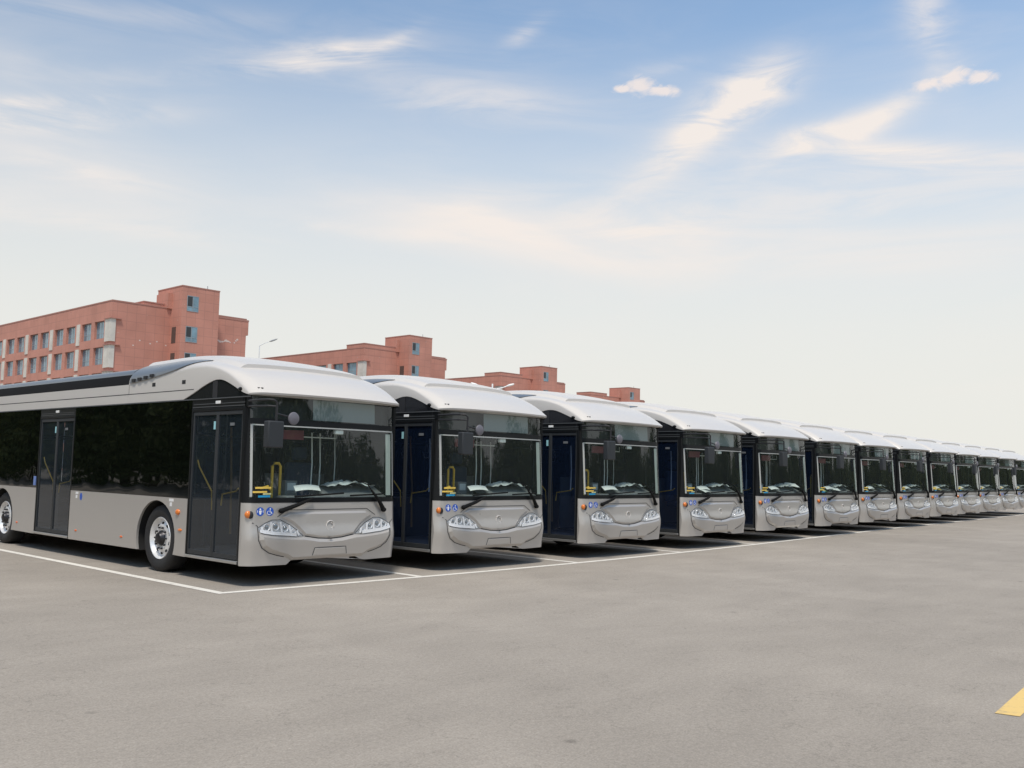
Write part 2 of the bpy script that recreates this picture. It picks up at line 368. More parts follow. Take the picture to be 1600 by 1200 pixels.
# ------------------------------------------------------------------ the bus
W, LEN = 2.55, 12.0
ZB, ZK, ZR, ZT = 1.08, .28, 2.468, 2.76          # belt, skirt, window top, top of the side band
LEAN = [(.2, .012), (.34, .004), (.46, -.012), (.58, -.03), (.66, -.025), (.8, -.002), (1.08, .012), (2.1, .07), (2.55, .095)]
def yplan(t):
    a = abs(t); return -.05+.05*a*a+.11*max(0, (a-.88)/.12)**2
def FY(x, z): return yplan((x-W/2)/(W/2))+smooth_tab(LEAN, z)
XC = [.01, .02, .035, .05, .07, .09, .115, .14, .2, .3, .45, .6, .8, 1.0, 1.2]
XCUTS = XC+[W-x for x in XC]
ZCUTS = [.30, .34, .40, .46, .52, .58, .62, .66, .70, .75, .8, .9, 1.0, 1.08, 1.3, 1.6, 1.9, 2.1, 2.3]
def patch(polys, h0=0.0, h1=0.0, inset=0.0, back=None, mi=0, mb=None):
    """panels laid on the curved bus front; h = how far they stand proud"""
    mb = mb or MB(); bm = bmesh.new()
    for poly in polys:
        f = bm.faces.new([bm.verts.new((x, h0, z)) for x, z in poly])
        if inset:
            f.normal_update()
            bmesh.ops.inset_individual(bm, faces=[f], thickness=inset, depth=0, use_even_offset=True)
            for v in f.verts: v.co.y = h1
    bmesh.ops.triangulate(bm, faces=bm.faces[:], ngon_method='EAR_CLIP')
    for x in XCUTS: bmesh.ops.bisect_plane(bm, geom=bm.verts[:]+bm.edges[:]+bm.faces[:], plane_co=(x, 0, 0), plane_no=(1, 0, 0))
    for z in ZCUTS: bmesh.ops.bisect_plane(bm, geom=bm.verts[:]+bm.edges[:]+bm.faces[:], plane_co=(0, 0, z), plane_no=(0, 0, 1))
    bmesh.ops.remove_doubles(bm, verts=bm.verts[:], dist=.0004)
    mp = {}
    for v in bm.verts: mp[v] = mb.bm.verts.new((v.co.x, FY(v.co.x, v.co.z)-v.co.y, v.co.z))
    for f in bm.faces:
        try: nf = mb.bm.faces.new([mp[v] for v in f.verts]); nf.material_index = mi
        except ValueError: pass
    bm.free(); return mb
def ribbon(pts, w, h, mb=None, mi=0, n=1):
    """thin strip following a line on the front"""
    mb = mb or MB(); P = []
    for (a, b) in zip(pts, pts[1:]):
        m = max(1, int(math.hypot(b[0]-a[0], b[1]-a[1])/.06))
        for k in range(m): P.append((a[0]+(b[0]-a[0])*k/m, a[1]+(b[1]-a[1])*k/m))
    P.append(pts[-1]); V = []
    for i, p in enumerate(P):
        a, b = P[max(i-1, 0)], P[min(i+1, len(P)-1)]; dx, dz = b[0]-a[0], b[1]-a[1]; l_ = math.hypot(dx, dz) or 1
        nx, nz = -dz/l_*w/2, dx/l_*w/2
        V.append([mb.bm.verts.new((p[0]+s*nx, FY(p[0]+s*nx, p[1]+s*nz)-h, p[1]+s*nz)) for s in (-1, 1)])
    for a, b in zip(V, V[1:]): mb.bm.faces.new((a[0], b[0], b[1], a[1])).material_index = mi
    return mb
def mirror(poly): return [(W-x, z) for x, z in poly][::-1]
def sx(s, z, side=-1): return (W/2+side*s, z)
def circ(cx, cz, r, n=20, rz=None): return [(cx+r*math.cos(2*math.pi*k/n), cz+(rz or r)*math.sin(2*math.pi*k/n)) for k in range(n)]

WY = (2.38, 8.38); WZ, WR_, AR = .48, .48, .565
def flank_poly(y0, y1, arches):
    pts = [(y0, ZK)]
    for c in arches:
        a0 = math.asin((WZ-ZK)/AR) if WZ > ZK else 0
        st = math.pi+a0
        for k in range(25):
            t = st-(math.pi+2*a0)*k/24; pts.append((c+AR*math.cos(t)*1.02, WZ+AR*math.sin(t)*.97))
    pts += [(y1, ZK), (y1, ZB), (y0, ZB)]
    return pts
def roofz(y):      # centre line of the roof
    return smooth_tab([(-.06, 2.53), (0, 2.58), (.1, 2.665), (.3, 2.785), (.6, 2.905), (1.09, 3.03), (1.5, 3.10), (1.95, 3.15), (2.5, 3.17), (3.5, 3.17)], y)
def shz(y):        # top of the upright side of the roof cap
    return smooth_tab([(-.06, 2.50), (0, 2.535), (.1, 2.585), (.3, 2.68), (.6, 2.80), (1.0, 2.885), (1.5, 2.90), (2.1, 2.86), (2.9, 2.79), (3.5, 2.76)], y)
LOW = [(-.06, 2.485), (.1, 2.52), (.35, 2.61), (.6, 2.69), (.77, 2.718), (.95, 2.708), (1.2, 2.65), (1.5, 2.55), (1.77, ZR+.001)]
def lowz(y): return ZR+.001 if y > 1.77 else smooth_tab(LOW, y)
def crease(y): return smooth_tab([(1.0, 3.10), (1.3, 3.045), (1.6, 2.985), (2.1, 2.895), (2.9, 2.805), (3.5, 2.765)], y)
def roof_pt(y, th, off=0.0):          # th 0..pi across the roof
    sgn = -1 if th <= math.pi/2 else 1; t = th if th <= math.pi/2 else math.pi-th
    z = shz(y)+(roofz(y)-shz(y))*math.sin(t)**.8
    x = (W/2)*(max(0, math.cos(t))**.8)
    fade = max(0, min(1, (1.1-y)/1.1)); yy = y+yplan(x/(W/2))*fade
    return Vector((W/2+sgn*(x+off*math.cos(t)), yy, z+off*max(.4, math.sin(t))))

def make_wheel(parent, x0, yc, side):
    """side -1: outer face towards -x"""
    mb = MB(); s = side
    prof = [(.30, .03), (.335, .012), (.40, .0), (.445, .012), (.472, .035), (WR_, .06), (WR_, .235), (.47, .262), (.42, .28), (.30, .27)]
    mb.lathe([(r, x0-s*a) for r, a in prof], (0, yc, WZ), 'x', 48, cap=False)
    w = mb.build('wheel', TYRE, parent, angle=40)
    rm = MB()
    rm.lathe([(r, x0-s*a) for r, a in [(.02, .235), (.27, .23), (.275, .10), (.298, .045), (.306, .028), (.298, .018), (.285, .03), (.268, .07), (.255, .082), (.21, .062), (.175, .045), (.15, .046), (.14, .05), (.02, .05)]], (0, yc, WZ), 'x', 48)
    hm = MB(); hm.lathe([(r, x0-s*a) for r, a in [(.112, .052), (.105, .03), (.085, .012), (.075, -.012), (.045, -.02), (.01, -.022)]], (0, yc, WZ), 'x', 32)
    for k in range(10):
        t = 2*math.pi*k/10
        hm.lathe([(.013, x0-s*.05), (.013, x0-s*.018), (.007, x0-s*.012)], (0, yc+.155*math.cos(t), WZ+.155*math.sin(t)), 'x', 8)
    hm.build('hub', DARKM, w)
    for k in range(10):
        t = 2*math.pi*(k+.5)/10
        c = (yc+.213*math.cos(t), WZ+.213*math.sin(t))
        poly = []
        for j in range(14):
            a = 2*math.pi*j/14; pr, pt = .022*math.cos(a), .026*math.sin(a)
            poly.append((c[0]+pr*math.cos(t)-pt*math.sin(t), c[1]+pr*math.sin(t)+pt*math.cos(t)))
        rm.prism(poly, 'x', x0-s*.058, x0-s*.085, 1)
    rm.build('rim', [ALLOY, CHAS], w, angle=50)
    return w

def make_door(parent, y0, y1, xs=1):
    """pair of glazed leaves between y0 (front) and y1"""
    X = (lambda a: a) if xs == 1 else (lambda a: W-a)
    def bx(mb, a, b, *r):
        a, b = sorted((X(a), X(b))); return mb.box(a, b, *r)
    fr = MB()
    bx(fr, .0, .06, y0, y0+.035, ZK, 2.33); bx(fr, .0, .06, y1-.035, y1, ZK, 2.33); bx(fr, .001, .06, y0+.035, y1-.035, 2.29, 2.33)
    d = fr.build('door', BLACK, parent, bevel=.004)
    ym = (y0+y1)/2
    for a, b in ((y0+.037, ym-.003), (ym+.003, y1-.037)):
        lf = MB(); w = .030
        bx(lf, .008, .045, a, a+w, .335, 2.285); bx(lf, .008, .045, b-w, b, .335, 2.285)
        bx(lf, .009, .044, a+w, b-w, .335, .40); bx(lf, .009, .044, a+w, b-w, 2.235, 2.285)
        leaf = lf.build('door_leaf', DOORF, d, bevel=.004)
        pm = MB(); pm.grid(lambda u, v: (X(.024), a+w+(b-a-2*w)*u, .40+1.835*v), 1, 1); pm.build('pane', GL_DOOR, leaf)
        hr = MB(); s = 1 if a < ym-.1 else -1
        if a > ym-.1: pts = [(X(.05), b-.10, 1.62), (X(.05), b-.16, 1.52), (X(.05), a+.13, 1.20), (X(.05), a+.11, .95)]
        else: pts = [(X(.05), b-.12, 1.02), (X(.05), b-.14, 1.17), (X(.05), a+.16, 1.22), (X(.05), a+.11, 1.26)]
        hr.tube(pts, .011, 8); hr.build('handrail', YEL, leaf)
    sl = MB(); bx(sl, -.012, .16, y0+.02, y1-.02, ZK+.005, .325); sl.build('door_sill', STEEL, d, bevel=.004)
    st = MB(); bx(st, -.0, .004, ym+.045+.03, ym+.12, 2.02, 2.13) if 0 else None
    st.bm.free()
    s1_ = MB(); bx(s1_, .016, .0185, ym+.055, ym+.105, 2.04, 2.15); s1_.build('sticker', mat_cyanpale, d)
    s2_ = MB(); bx(s2_, .016, .0185, ym-.42, ym-.31, 2.085, 2.125); s2_.build('sticker', GREYT2, d)
    return d
mat_cyanpale = mat('pale_cyan_sticker', (.35, .65, .70), .4)
DOORF = mat('door_rubber', (.028, .031, .034), .5)
WIPE = mat('wiper_black', (.006, .006, .006), .7, spec=.2)
GREYT2 = mat('grey_sticker', (.16, .17, .18), .4)

def make_bus():
    bus = empty('city_bus', (0, 0, 0))
    # --- body: lower flanks, front skin, side bands, rear
    b = MB()
    b.prism(flank_poly(1.50, 5.35, [WY[0]]), 'x', 0, .035)
    b.prism(flank_poly(6.80, LEN-.03, [WY[1]]), 'x', 0, .035)
    b.prism(flank_poly(.14, LEN-.03, list(WY)), 'x', W-.035, W)
    zs_ = [ZK+(ZB-ZK)*k/12 for k in range(13)]
    b.prism([(FY(0, z)+.001, z) for z in zs_]+[(.14, ZB), (.14, ZK)], 'x', .0005, .035)
    nz = .335
    outline = [(0, ZK-.01), (.62, ZK-.015), (.75, .37), (W-.75, .37), (W-.62, ZK-.015), (W, ZK-.01), (W, ZB), (0, ZB)]
    patch([outline], mb=b)
    # upper bands along the windows, and the thickness under the roof
    b.box(0, .05, 3.47, LEN-.05, ZR+.002, 2.60, 1); b.box(.003, .05, 3.47, LEN-.05, 2.60, ZT, 1)
    b.box(W-.05, W, 3.47, LEN-.05, ZR+.002, 2.60, 1); b.box(W-.05, W-.003, 3.47, LEN-.05, 2.60, ZT, 1)
    b.box(0.02, W-.02, LEN-.03, LEN, ZK, 2.95)
    b.box(.05, W-.05, 3.2, LEN-.03, ZT-.06, ZT-.02, 1)
    body = b.build('body', [SILVER, BAND], bus)
    # panel gaps on flank
    g = MB()
    g.box(-.0015, .002, 1.48, LEN-.1, 2.603, 2.613); g.box(-.0015, .002, 3.445, 3.452, 2.613, 2.76)
    g.box(W-.002, W+.0015, 1.48, LEN-.1, 2.603, 2.613)
    g.box(-.0015, .002, .134, .1385, ZK, ZB)
    for yy in (9.6, 10.9): g.box(-.0015, .002, yy, yy+.006, ZK, ZB)
    g.build('panel_gap', MATT, body)
    gb = MB(); gb.box(-.004, .006, 1.5, LEN-.1, ZR-.012, ZR+.004); gb.box(-.006, .006, .02, 1.5, ZR-.014, ZR); gb.build('drip_rail', GREYT, body)
    # --- roof cap
    rc = MB(); NY, NT = 44, 36
    ys = [-.06+3.52*(j/NY)**1.25 for j in range(NY+1)]; rings = []
    for y in ys:
        ring = []
        for i in range(NT+1):
            ring.append(rc.bm.verts.new(roof_pt(y, math.pi*i/NT)))
        p0, p1 = roof_pt(y, 0), roof_pt(y, math.pi)
        lo = min(lowz(y), p0.z-.005)
        L_ = [rc.bm.verts.new((p.x, p.y, lo)) for p in (p0, p1)]
        I_ = [rc.bm.verts.new((p.x+s*.06, p.y+.05*(y < .2), lo+.002)) for p, s in ((p0, 1), (p1, -1))]
        rings.append([I_[0], L_[0]]+ring+[L_[1], I_[1]])
    for a, c in zip(rings, rings[1:]):
        for k in range(len(a)-1): rc.bm.faces.new((a[k], a[k+1], c[k+1], c[k]))
    # lip closed underneath at the very front
    fr = rings[0]; low = []
    for k, v in enumerate(fr[1:-1]):
        low.append(rc.bm.verts.new((min(max(v.co.x, .03), W-.03), v.co.y+.16, 2.485)))
    lip = []
    for v in fr[1:-1]: lip.append(rc.bm.verts.new((v.co.x, v.co.y+.012, 2.482+.03*(1-abs(v.co.x-W/2)/(W/2))**.5)))
    for k in range(len(lip)-1):
        rc.bm.faces.new((fr[1:-1][k], fr[1:-1][k+1], lip[k+1], lip[k])); rc.bm.faces.new((lip[k], lip[k+1], low[k+1], low[k]))
    rc.bm.faces.new([v for v in rings[-1][1:-1]])
    roof = rc.build('roof', WHITE, bus, angle=40)
    # raised cover behind the brow of the roof
    cv = MB(); NX, NYc = 26, 16
    def cover(u, v, off):
        y = .66+2.7*v; th = R(38)+(math.pi-R(76))*u
        p = roof_pt(y, th, 0)
        edge = min(1, min(u, 1-u)/.06)
        p.y -= 0; p.z += off*edge if off else -.02
        return p
    top = [[cv.bm.verts.new(cover(i/NX, j/NYc, .050)) for j in range(NYc+1)] for i in range(NX+1)]
    bot = [[cv.bm.verts.new(cover(i/NX, j/NYc, 0)) for j in (0, NYc)] for i in range(NX+1)]
    for i in range(NX):
        for j in range(NYc): cv.bm.faces.new((top[i][j], top[i+1][j], top[i+1][j+1], top[i][j+1]))
        cv.bm.faces.new((bot[i][0], bot[i+1][0], top[i+1][0], top[i][0]))
    cv.build('roof_cover', WHITE, roof, angle=40)
    for x0 in (.11, .15, W-.12):
        mk_ = MB(); p = roof_pt(.015, 0); mk_.box(x0, x0+.024, -.005+.02*(x0 < .12)+.05*(x0 > 2), .05+.05*(x0 > 2), 2.572, 2.586); mk_.build('clearance_lamp', MATT, roof)
    # --- fairing nose + long roof fairing
    fn = MB()
    def nose(u, v, side):
        y = 1.12+2.3*v; zc_ = crease(y)
        rz_, sz = roofz(y), shz(y)
        q = min(.999, max(0.0, (zc_-sz)/max(.001, rz_-sz))); t0 = math.asin(q**(1/.8))
        th = t0+(math.pi/2-t0)*min(1, u); p = roof_pt(y, th if side < 0 else math.pi-th, .014); return p
    for side in (-1, 1): fn.grid(lambda u, v: nose(u*.8, v, side), 14, 24)
    nz_ = fn.build('roof_fairing', FAIR, bus, angle=60)
    for k in range(4):
        vt = MB(); y = 3.28-.19*k; zv = crease(y)+.038; q = max(0, (zv-shz(y))/(roofz(y)-shz(y))); p = roof_pt(y, math.asin(q**1.25), .014); vt.box(p.x-.018, p.x+.03, y-.05, y+.05, zv-.022, zv+.022)
        vt.build('vent_slot', MATT, nz_)
    for y, z in ((2.66, 2.725), (1.77, 2.725)):
        sq = MB(); sq.box(-.002, .02, y-.05, y+.05, z-.028, z+.028); sq.build('jacking_cover', MATT, roof)
    for s in (-1, 1):
        pass
    fs = [(.055, 2.74), (.06, 2.92), (.085, 2.975), (.14, 3.01), (.26, 3.035), (.5, 3.055), (1.275, 3.07)]
    full = fs+[(W-x, z) for x, z in fs[:-1]][::-1]
    f2 = MB(); a = [f2.bm.verts.new((x, 3.47, z)) for x, z in full]; c = [f2.bm.verts.new((x, LEN-.05, z)) for x, z in full]
    for k in range(len(full)-1):
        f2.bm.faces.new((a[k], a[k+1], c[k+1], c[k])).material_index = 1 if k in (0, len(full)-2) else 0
    f2.bm.faces.new(a); f2.bm.faces.new(c[::-1])
    f2.build('roof_fairing', [FAIR, FBLK], bus, angle=35)
    # --- side glass
    for x0, x1 in ((.0, .012), (W-.012, W)):
        gm_ = MB()
        if x0 == 0: gm_.box(.004, .014, 1.5, 5.35, ZB+.001, ZR); gm_.box(.004, .014, 6.8, LEN-.05, ZB+.001, ZR)
        else: gm_.box(W-.014, W-.004, .14, LEN-.05, ZB+.001, ZR)
        sg = gm_.build('side_window', GL_SIDE, bus)
        for yy in ((1.5, 3.05, 5.29, 6.8, 8.35, 9.9, 11.4) if x0 == 0 else (1.5, 3.05, 4.6, 6.2, 7.7, 9.3, 10.8)):
            pl = MB(); a_, b_ = (.02, .04) if x0 == 0 else (W-.04, W-.02); pl.box(a_, b_, yy, yy+.06, ZB, ZR)
            pl.build('window_pillar', BLACK, sg)
    # --- arched quarter panel over the front door
    for s in (0, 1):
        ar = MB(); ys_ = [-.02+k*.06 for k in range(31)]
        poly = [(max(y, .05), min(lowz(y)+.006, 2.74)) for y in ys_ if y < 1.78]+[(1.78, ZR-.002), (.05, ZR-.002)]
        if s == 0: ar.prism(poly, 'x', .012, .022)
        else: ar.prism(poly, 'x', W-.022, W-.012)
        q = ar.build('quarter_glass', quarter, bus)
        if s == 0:
            cm = MB(); cm.box(.006, .0115, .86, .98, ZR+.002, 2.705); cm.build('quarter_pillar', MATT, q)
            c2_ = MB(); c2_.ball((.004, .27, 2.565), .028, .05, .028, 14); c2_.build('side_camera', BLACK, q)
    # --- header above the doors
    hd = MB(); hd.box(.004, .05, .06, 1.5, 2.33, ZR-.014); hd.box(.0, .01, .14, 1.46, 2.385, 2.395, 1); hd.box(-.002, .01, .14, 1.48, 2.345, 2.356, 1)
    hdr = hd.build('door_header', [BLACK, GREYT], bus); hd = MB()
    hd.box(.004, .05, 5.35, 6.8, 2.33, ZR-.014); hd.box(.0, .01, 5.4, 6.76, 2.345, 2.355, 1); hd.box(.0, .01, 5.4, 6.76, 2.375, 2.383, 1)
    hdr2 = hd.build('door_header', [BLACK, GREYT], bus)
    for y, hdr in ((.80, hdr), (6.07, hdr2)):
        l_ = MB(); l_.box(-.014, .004, y-.055, y+.055, 2.385, 2.425); l_.build('door_lamp', LAMPW, hdr, bevel=.004)
    make_door(bus, .14, 1.50); make_door(bus, 5.35, 6.80)
    # --- black surround of the windscreen
    sr = MB()
    patch([[(0, ZB), (W, ZB), (W, 1.145), (0, 1.145)], [(0, 1.145), (.062, 1.145), (.062, 2.49), (0, 2.49)], [(W-.055, 1.145), (W, 1.145), (W, 2.49), (W-.055, 2.49)],
           [(.062, 2.115), (W-.055, 2.115), (W-.055, 2.185), (.062, 2.185)]], .004, mb=sr)
    sr.box(.004, .05, .115, .14, ZB, 2.47); sr.box(W-.05, W-.004, .115, .14, ZB, 2.47)
    sur = sr.build('windscreen_surround', BLACK, bus)
    gs = patch([[(.062, 1.145), (W-.055, 1.145), (W-.055, 2.115), (.062, 2.115)]], .0); ws = gs.build('windscreen', GL_FRONT, bus)
    ds = patch([[(.062, 2.185), (W-.055, 2.185), (W-.055, 2.50), (.062, 2.50)]], .0); dg = ds.build('destination_window', GL_FRONT, bus)
    dp = patch([[(1.02, 2.20), (2.12, 2.20), (2.12, 2.48), (1.02, 2.48)]], -.03); dp.build('display_panel', DISP, dg)
    d2 = patch([[(.03, 2.17), (W-.03, 2.17), (W-.03, 2.5), (.03, 2.5)]], -.12); d2.build('display_backing', BLACK, dg)
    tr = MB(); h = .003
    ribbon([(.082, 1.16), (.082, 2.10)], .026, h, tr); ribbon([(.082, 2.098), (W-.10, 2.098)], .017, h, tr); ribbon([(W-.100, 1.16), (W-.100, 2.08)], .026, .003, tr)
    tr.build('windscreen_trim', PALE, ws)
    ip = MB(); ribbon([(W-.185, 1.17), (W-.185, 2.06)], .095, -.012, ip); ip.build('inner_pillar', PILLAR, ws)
    # --- wipers
    for s, (pv, el, e0, e1) in enumerate((((.50, .975), (.98, 1.14), (.70, 1.16), (1.50, 1.205)), ((2.24, .965), (2.0, 1.24), (1.62, 1.17), (2.22, 1.19)))):
        w_ = MB()
        def on(p, h_): return Vector((p[0], FY(p[0], p[1])-h_, p[1]))
        w_.tube([on(pv, .03), on(((pv[0]+el[0])/2, (pv[1]+el[1])/2), .06), on(el, .045)], [.032, .026, .014], 8)
        w_.ball(on(pv, .03), .045, .04, .035, 10)
        w_.tube([on((e0[0]+(e1[0]-e0[0])*k/8, e0[1]+(e1[1]-e0[1])*k/8), .028) for k in range(9)], .013, 6)
        if s == 1: w_.tube([on(el, .045), on((1.93, 1.32), .045), on((1.80, 1.37), .03)], .008, 6)
        w_.build('wiper', WIPE, bus)
    # --- nose panel, smile bumper, plate recess
    H_OUT = [(1.10, .762), (1.0, .818), (.90, .856), (.78, .858), (.62, .782), (.52, .712), (.43, .637)]
    H_BOT = [(.55, .640), (.70, .652), (.90, .668), (1.03, .690), (1.085, .705)]
    hl = [sx(s, z) for s, z in H_OUT]+[sx(s, z) for s, z in H_BOT]
    panel = [sx(.64, .955), sx(.64, .955, 1), sx(.755, .895, 1), sx(.585, .80, 1), sx(.495, .725, 1), sx(.41, .64, 1), sx(.2, .607, 1), sx(0, .595), sx(.2, .607), sx(.41, .64), sx(.495, .725), sx(.585, .80), sx(.755, .895)]
    np_ = patch([panel[::-1]], .001, .022, .030); npn = np_.build('nose_panel', SILVER, bus, angle=15)
    gp = MB(); ribbon([sx(.82, .895), sx(.665, .985), sx(.665, .985, 1), sx(.82, .895, 1)], .008, .003, gp)
    ribbon([sx(.41, .634), sx(.2, .60), sx(0, .588), sx(.2, .60, 1), sx(.41, .634, 1)], .011, .004, gp); gp.build('panel_gap', MATT, npn)
    bump = [(1.085, .70), (1.085, .60), (1.03, .51), (.93, .445), (.80, .405), (.68, .372), (.59, .322), (.3, .324), (.0, .325)]
    up = [(0, .583), (.2, .594), (.42, .628), (.55, .634), (.70, .644), (.90, .662), (1.03, .684)]
    poly = [sx(s, z) for s, z in bump]+[sx(s, z, 1) for s, z in bump[:-1]][::-1]+[sx(s, z, 1) for s, z in up[1:]][::-1]+[sx(s, z) for s, z in up]
    bp = patch([poly], .005, .042, .040); bmp = bp.build('bumper', SILVER, bus, angle=12)
    g2 = MB()
    for sd in (-1, 1):
        ribbon([sx(1.175, .825, sd), sx(1.108, .78, sd), sx(1.10, .60, sd), sx(1.042, .50, sd), sx(.935, .432, sd), sx(.80, .392, sd), sx(.70, .372, sd)], .010, .004, g2)
    g2.build('panel_gap', MATT, bmp)
    pr = MB(); hp = .0435
    ribbon([sx(.285, .372), sx(.26, .475), sx(.26, .475, 1), sx(.285, .372, 1)], .012, hp+.001, pr)
    pr.build('plate_recess', GREYT, bmp)
    pc = patch([[sx(.270, .372), sx(.25, .465), sx(.25, .465, 1), sx(.270, .372, 1)][::-1]], hp, hp+.004, .004); pc.build('plate_mount', SILVER, bmp)
    hk = MB(); hk.ball((W/2, FY(W/2, .60)-.030, .592), .022, .012, .010, 10); hk.build('bonnet_catch', MATT, npn)
    for sd in (-1, 1):                                                     # fog-lamp corners of the bumper
        pass
    # emblem: raised ring with a bar
    em = MB(); c0 = (W/2, .765)
    em.tube([(c0[0]+.062*math.cos(t), FY(c0[0], c0[1])-.026, c0[1]+.066*math.sin(t)) for t in [2*math.pi*k/28 for k in range(28)]], .0075, 6, closed=True)
    em.tube([(c0[0]+.04*math.cos(t)+.012, FY(*c0)-.026, c0[1]+.034*math.sin(t)) for t in [R(-100+k*20) for k in range(11)]], .006, 6)
    em.build('emblem', BAND, npn)
    # --- headlights
    for sd in (-1, 1):
        pl_ = hl if sd < 0 else mirror(hl)
        hb = patch([pl_], .004); h_ = hb.build('headlight', HLB, bus)
        cc = MB()
        for (s_, z_, r_) in ((.98, .765, .046), (.85, .772, .052), (.71, .748, .046), (.585, .70, .034)):
            x_ = W/2+sd*s_; y_ = FY(x_, z_)
            cc.lathe([(r_*.72, y_-.004), (r_*.95, y_-.020), (r_, y_-.022), (r_, y_-.0045)], (x_, 0, z_), 'y', 20)
            cc.bm.verts.index_update()
        cc.build('reflector', BEZ, h_, angle=60)
        for (s_, z_, r_) in ((.98, .765, .024), (.85, .772, .030), (.71, .748, .026)):
            bl = MB(); x_ = W/2+sd*s_; bl.ball((x_, FY(x_, z_)-.014, z_), r_, .014, r_, 12); bl.build('lamp_bulb', BULB, h_)
        fn_ = MB()
        for (s0, z0, s1_2, z1) in ((1.045, .70, 1.06, .77), (.915, .68, .925, .83), (.765, .665, .785, .83), (.63, .655, .655, .785), (.51, .65, .54, .71)):
            ribbon([(W/2+sd*s0, z0), (W/2+sd*s1_2, z1)], .030, .024, fn_)
        ribbon([(W/2+sd*s_, z_+.020) for s_, z_ in H_BOT], .042, .026, fn_)
        fn_.build('light_bezel', BEZ, h_)
        ln = patch([pl_], .003, .034, .018); ln.build('lens', GL_LENS, h_, angle=15)
        sl_ = MB(); ribbon([(W/2+sd*s_, z_) for s_, z_ in H_OUT], .007, .006, sl_); sl_.build('headlight_seal', MATT, h_)
    # --- lamps and stickers on the front corners
    for sd in (-1,):
        x_ = .055
        a_ = MB(); a_.ball((x_, FY(x_, .93)-.008, .93), .046, .040, .048, 16); am_ = a_.build('turn_signal', AMBER, bus)
        k_ = MB(); xx = x_-sd*.03; k_.ball((xx, FY(xx, .925)+.004, .925), .040, .034, .050, 16); k_.build('lamp_base', MATT, am_)
    for i, cx in enumerate((.205, .345)):
        s_ = patch([circ(cx, .968, .056, 24)], .003); s_ = s_.build('sticker', BLUE, bus)
        p_ = MB()
        if i == 0:
            patch([circ(cx, .998, .012, 12)], .0045, mb=p_); patch([[(cx-.014, .945), (cx-.010, .930), (cx+.010, .930), (cx+.014, .945), (cx+.020, .982), (cx-.020, .982)]], .0045, mb=p_)
            patch([[(cx-.044, .955), (cx-.036, .955), (cx-.036, .985), (cx-.044, .985)], [(cx+.036, .955), (cx+.044, .955), (cx+.044, .985), (cx+.036, .985)]], .0045, mb=p_)
        else:
            patch([circ(cx+.004, 1.001, .010, 12)], .0045, mb=p_)
            ribbon([(cx+.002, .990), (cx-.002, .962), (cx+.020, .960), (cx+.030, .935)], .012, .0045, p_)
            ribbon([(cx-.012+.026*math.cos(t), .952+.026*math.sin(t)) for t in [R(110+k*22) for k in range(11)]], .008, .0045, p_)
        p_.build('pictogram', STW, s_)
    # flank lamps, reflectors and stickers
    fl = MB(); fl.ball((-.004, 1.747, .885), .028, .058, .042, 16); fl.build('turn_signal', AMBER, bus)
    fl = MB(); fl.ball((-.002, 1.667, .640), .016, .058, .020, 14); fl.build('side_marker', AMBER, bus)
    for y in (3.445, 5.071, 7.584, 9.6, 11.2):
        fl = MB(); fl.ball((-.001, y, .435), .010, .045, .018, 12); fl.build('side_marker', REDOR, bus)
    for y, z, a_, b_ in ((1.95, 1.045, .062, .020), (1.96, .985, .030, .028), (5.10, 1.045, .05, .018), (5.11, .985, .030, .026)):
        st = MB(); st.box(-.0025, .001, y-a_, y+a_, z-b_, z+b_); st.build('sticker', STW, bus)
    st = MB(); st.prism([(4.94+.045*math.cos(t), .99+.06*math.sin(t)) for t in [2*math.pi*k/16 for k in range(16)]], 'x', -.0025, .001); st.build('sticker', BLUE, bus)
    st = MB(); st.box(-.010, .008, 6.84, 6.92, 1.12, 1.28); st.build('door_button', PBLUE, bus, bevel=.004)
    # --- mirror on its bracket, round kerb mirror
    mr_ = MB()
    mr_.tube([(.03, .10, 2.405), (-.02, -.02, 2.40), (-.06, -.30, 2.40), (-.08, -.54, 2.395), (-.04, -.59, 2.39), (.0, -.60, 2.36), (.0, -.60, 2.12)], .015, 8)
    mr_.tube([(.03, .10, 2.33), (-.02, -.02, 2.33), (-.06, -.30, 2.32), (-.08, -.54, 2.315), (.0, -.60, 2.31)], .012, 8)
    mr_.tube([(.0, -.60, 2.22), (.12, -.60, 2.20), (.23, -.60, 2.18)], .011, 8)
    mr = mr_.build('mirror_bracket', MATT, bus)
    mh = MB(); mh.box(-.145, .085, -.655, -.545, 1.79, 2.125); mho = mh.build('mirror_housing', GREYM, mr, bevel=.016)
    mg = MB(); mg.box(-.125, .065, -.5445, -.541, 1.82, 2.10); mg.build('mirror_glass', CHROME, mr)
    rd = MB(); rd.lathe([(.005, -.645), (.045, -.642), (.075, -.63), (.082, -.615), (.075, -.60), (.005, -.59)], (.245, 0, 2.17), 'y', 24); rd.build('round_mirror', RNDM, mr)
    # --- underbody, wheel wells, axles
    u = MB()
    for y0, y1 in ((.14, 1.79), (2.97, 7.79), (8.97, LEN-.06)): u.box(.04, W-.04, y0, y1, .30, .37)
    for y0, y1 in ((1.79, 2.97), (7.79, 8.97)):
        u.box(.40, W-.40, y0-.001, y1+.001, .30, 1.10)
    u.box(.5, W-.5, 2.30, 2.46, .38, .55); u.box(.5, W-.5, 8.3, 8.46, .38, .55)
    ub = u.build('underbody', CHAS, bus)
    for c in WY:
        for (xa, xb) in ((.036, .40), (W-.40, W-.036)):
            aw = MB()
            def arc(u_, v_, xa=xa, xb=xb, c=c):
                t = R(-22)+R(224)*u_; return (xa+(xb-xa)*v_, c+(AR+.012)*1.02*math.cos(t), WZ+(AR+.012)*.97*math.sin(t))
            aw.grid(arc, 24, 1); aw.build('wheel_arch', CHAS, ub)
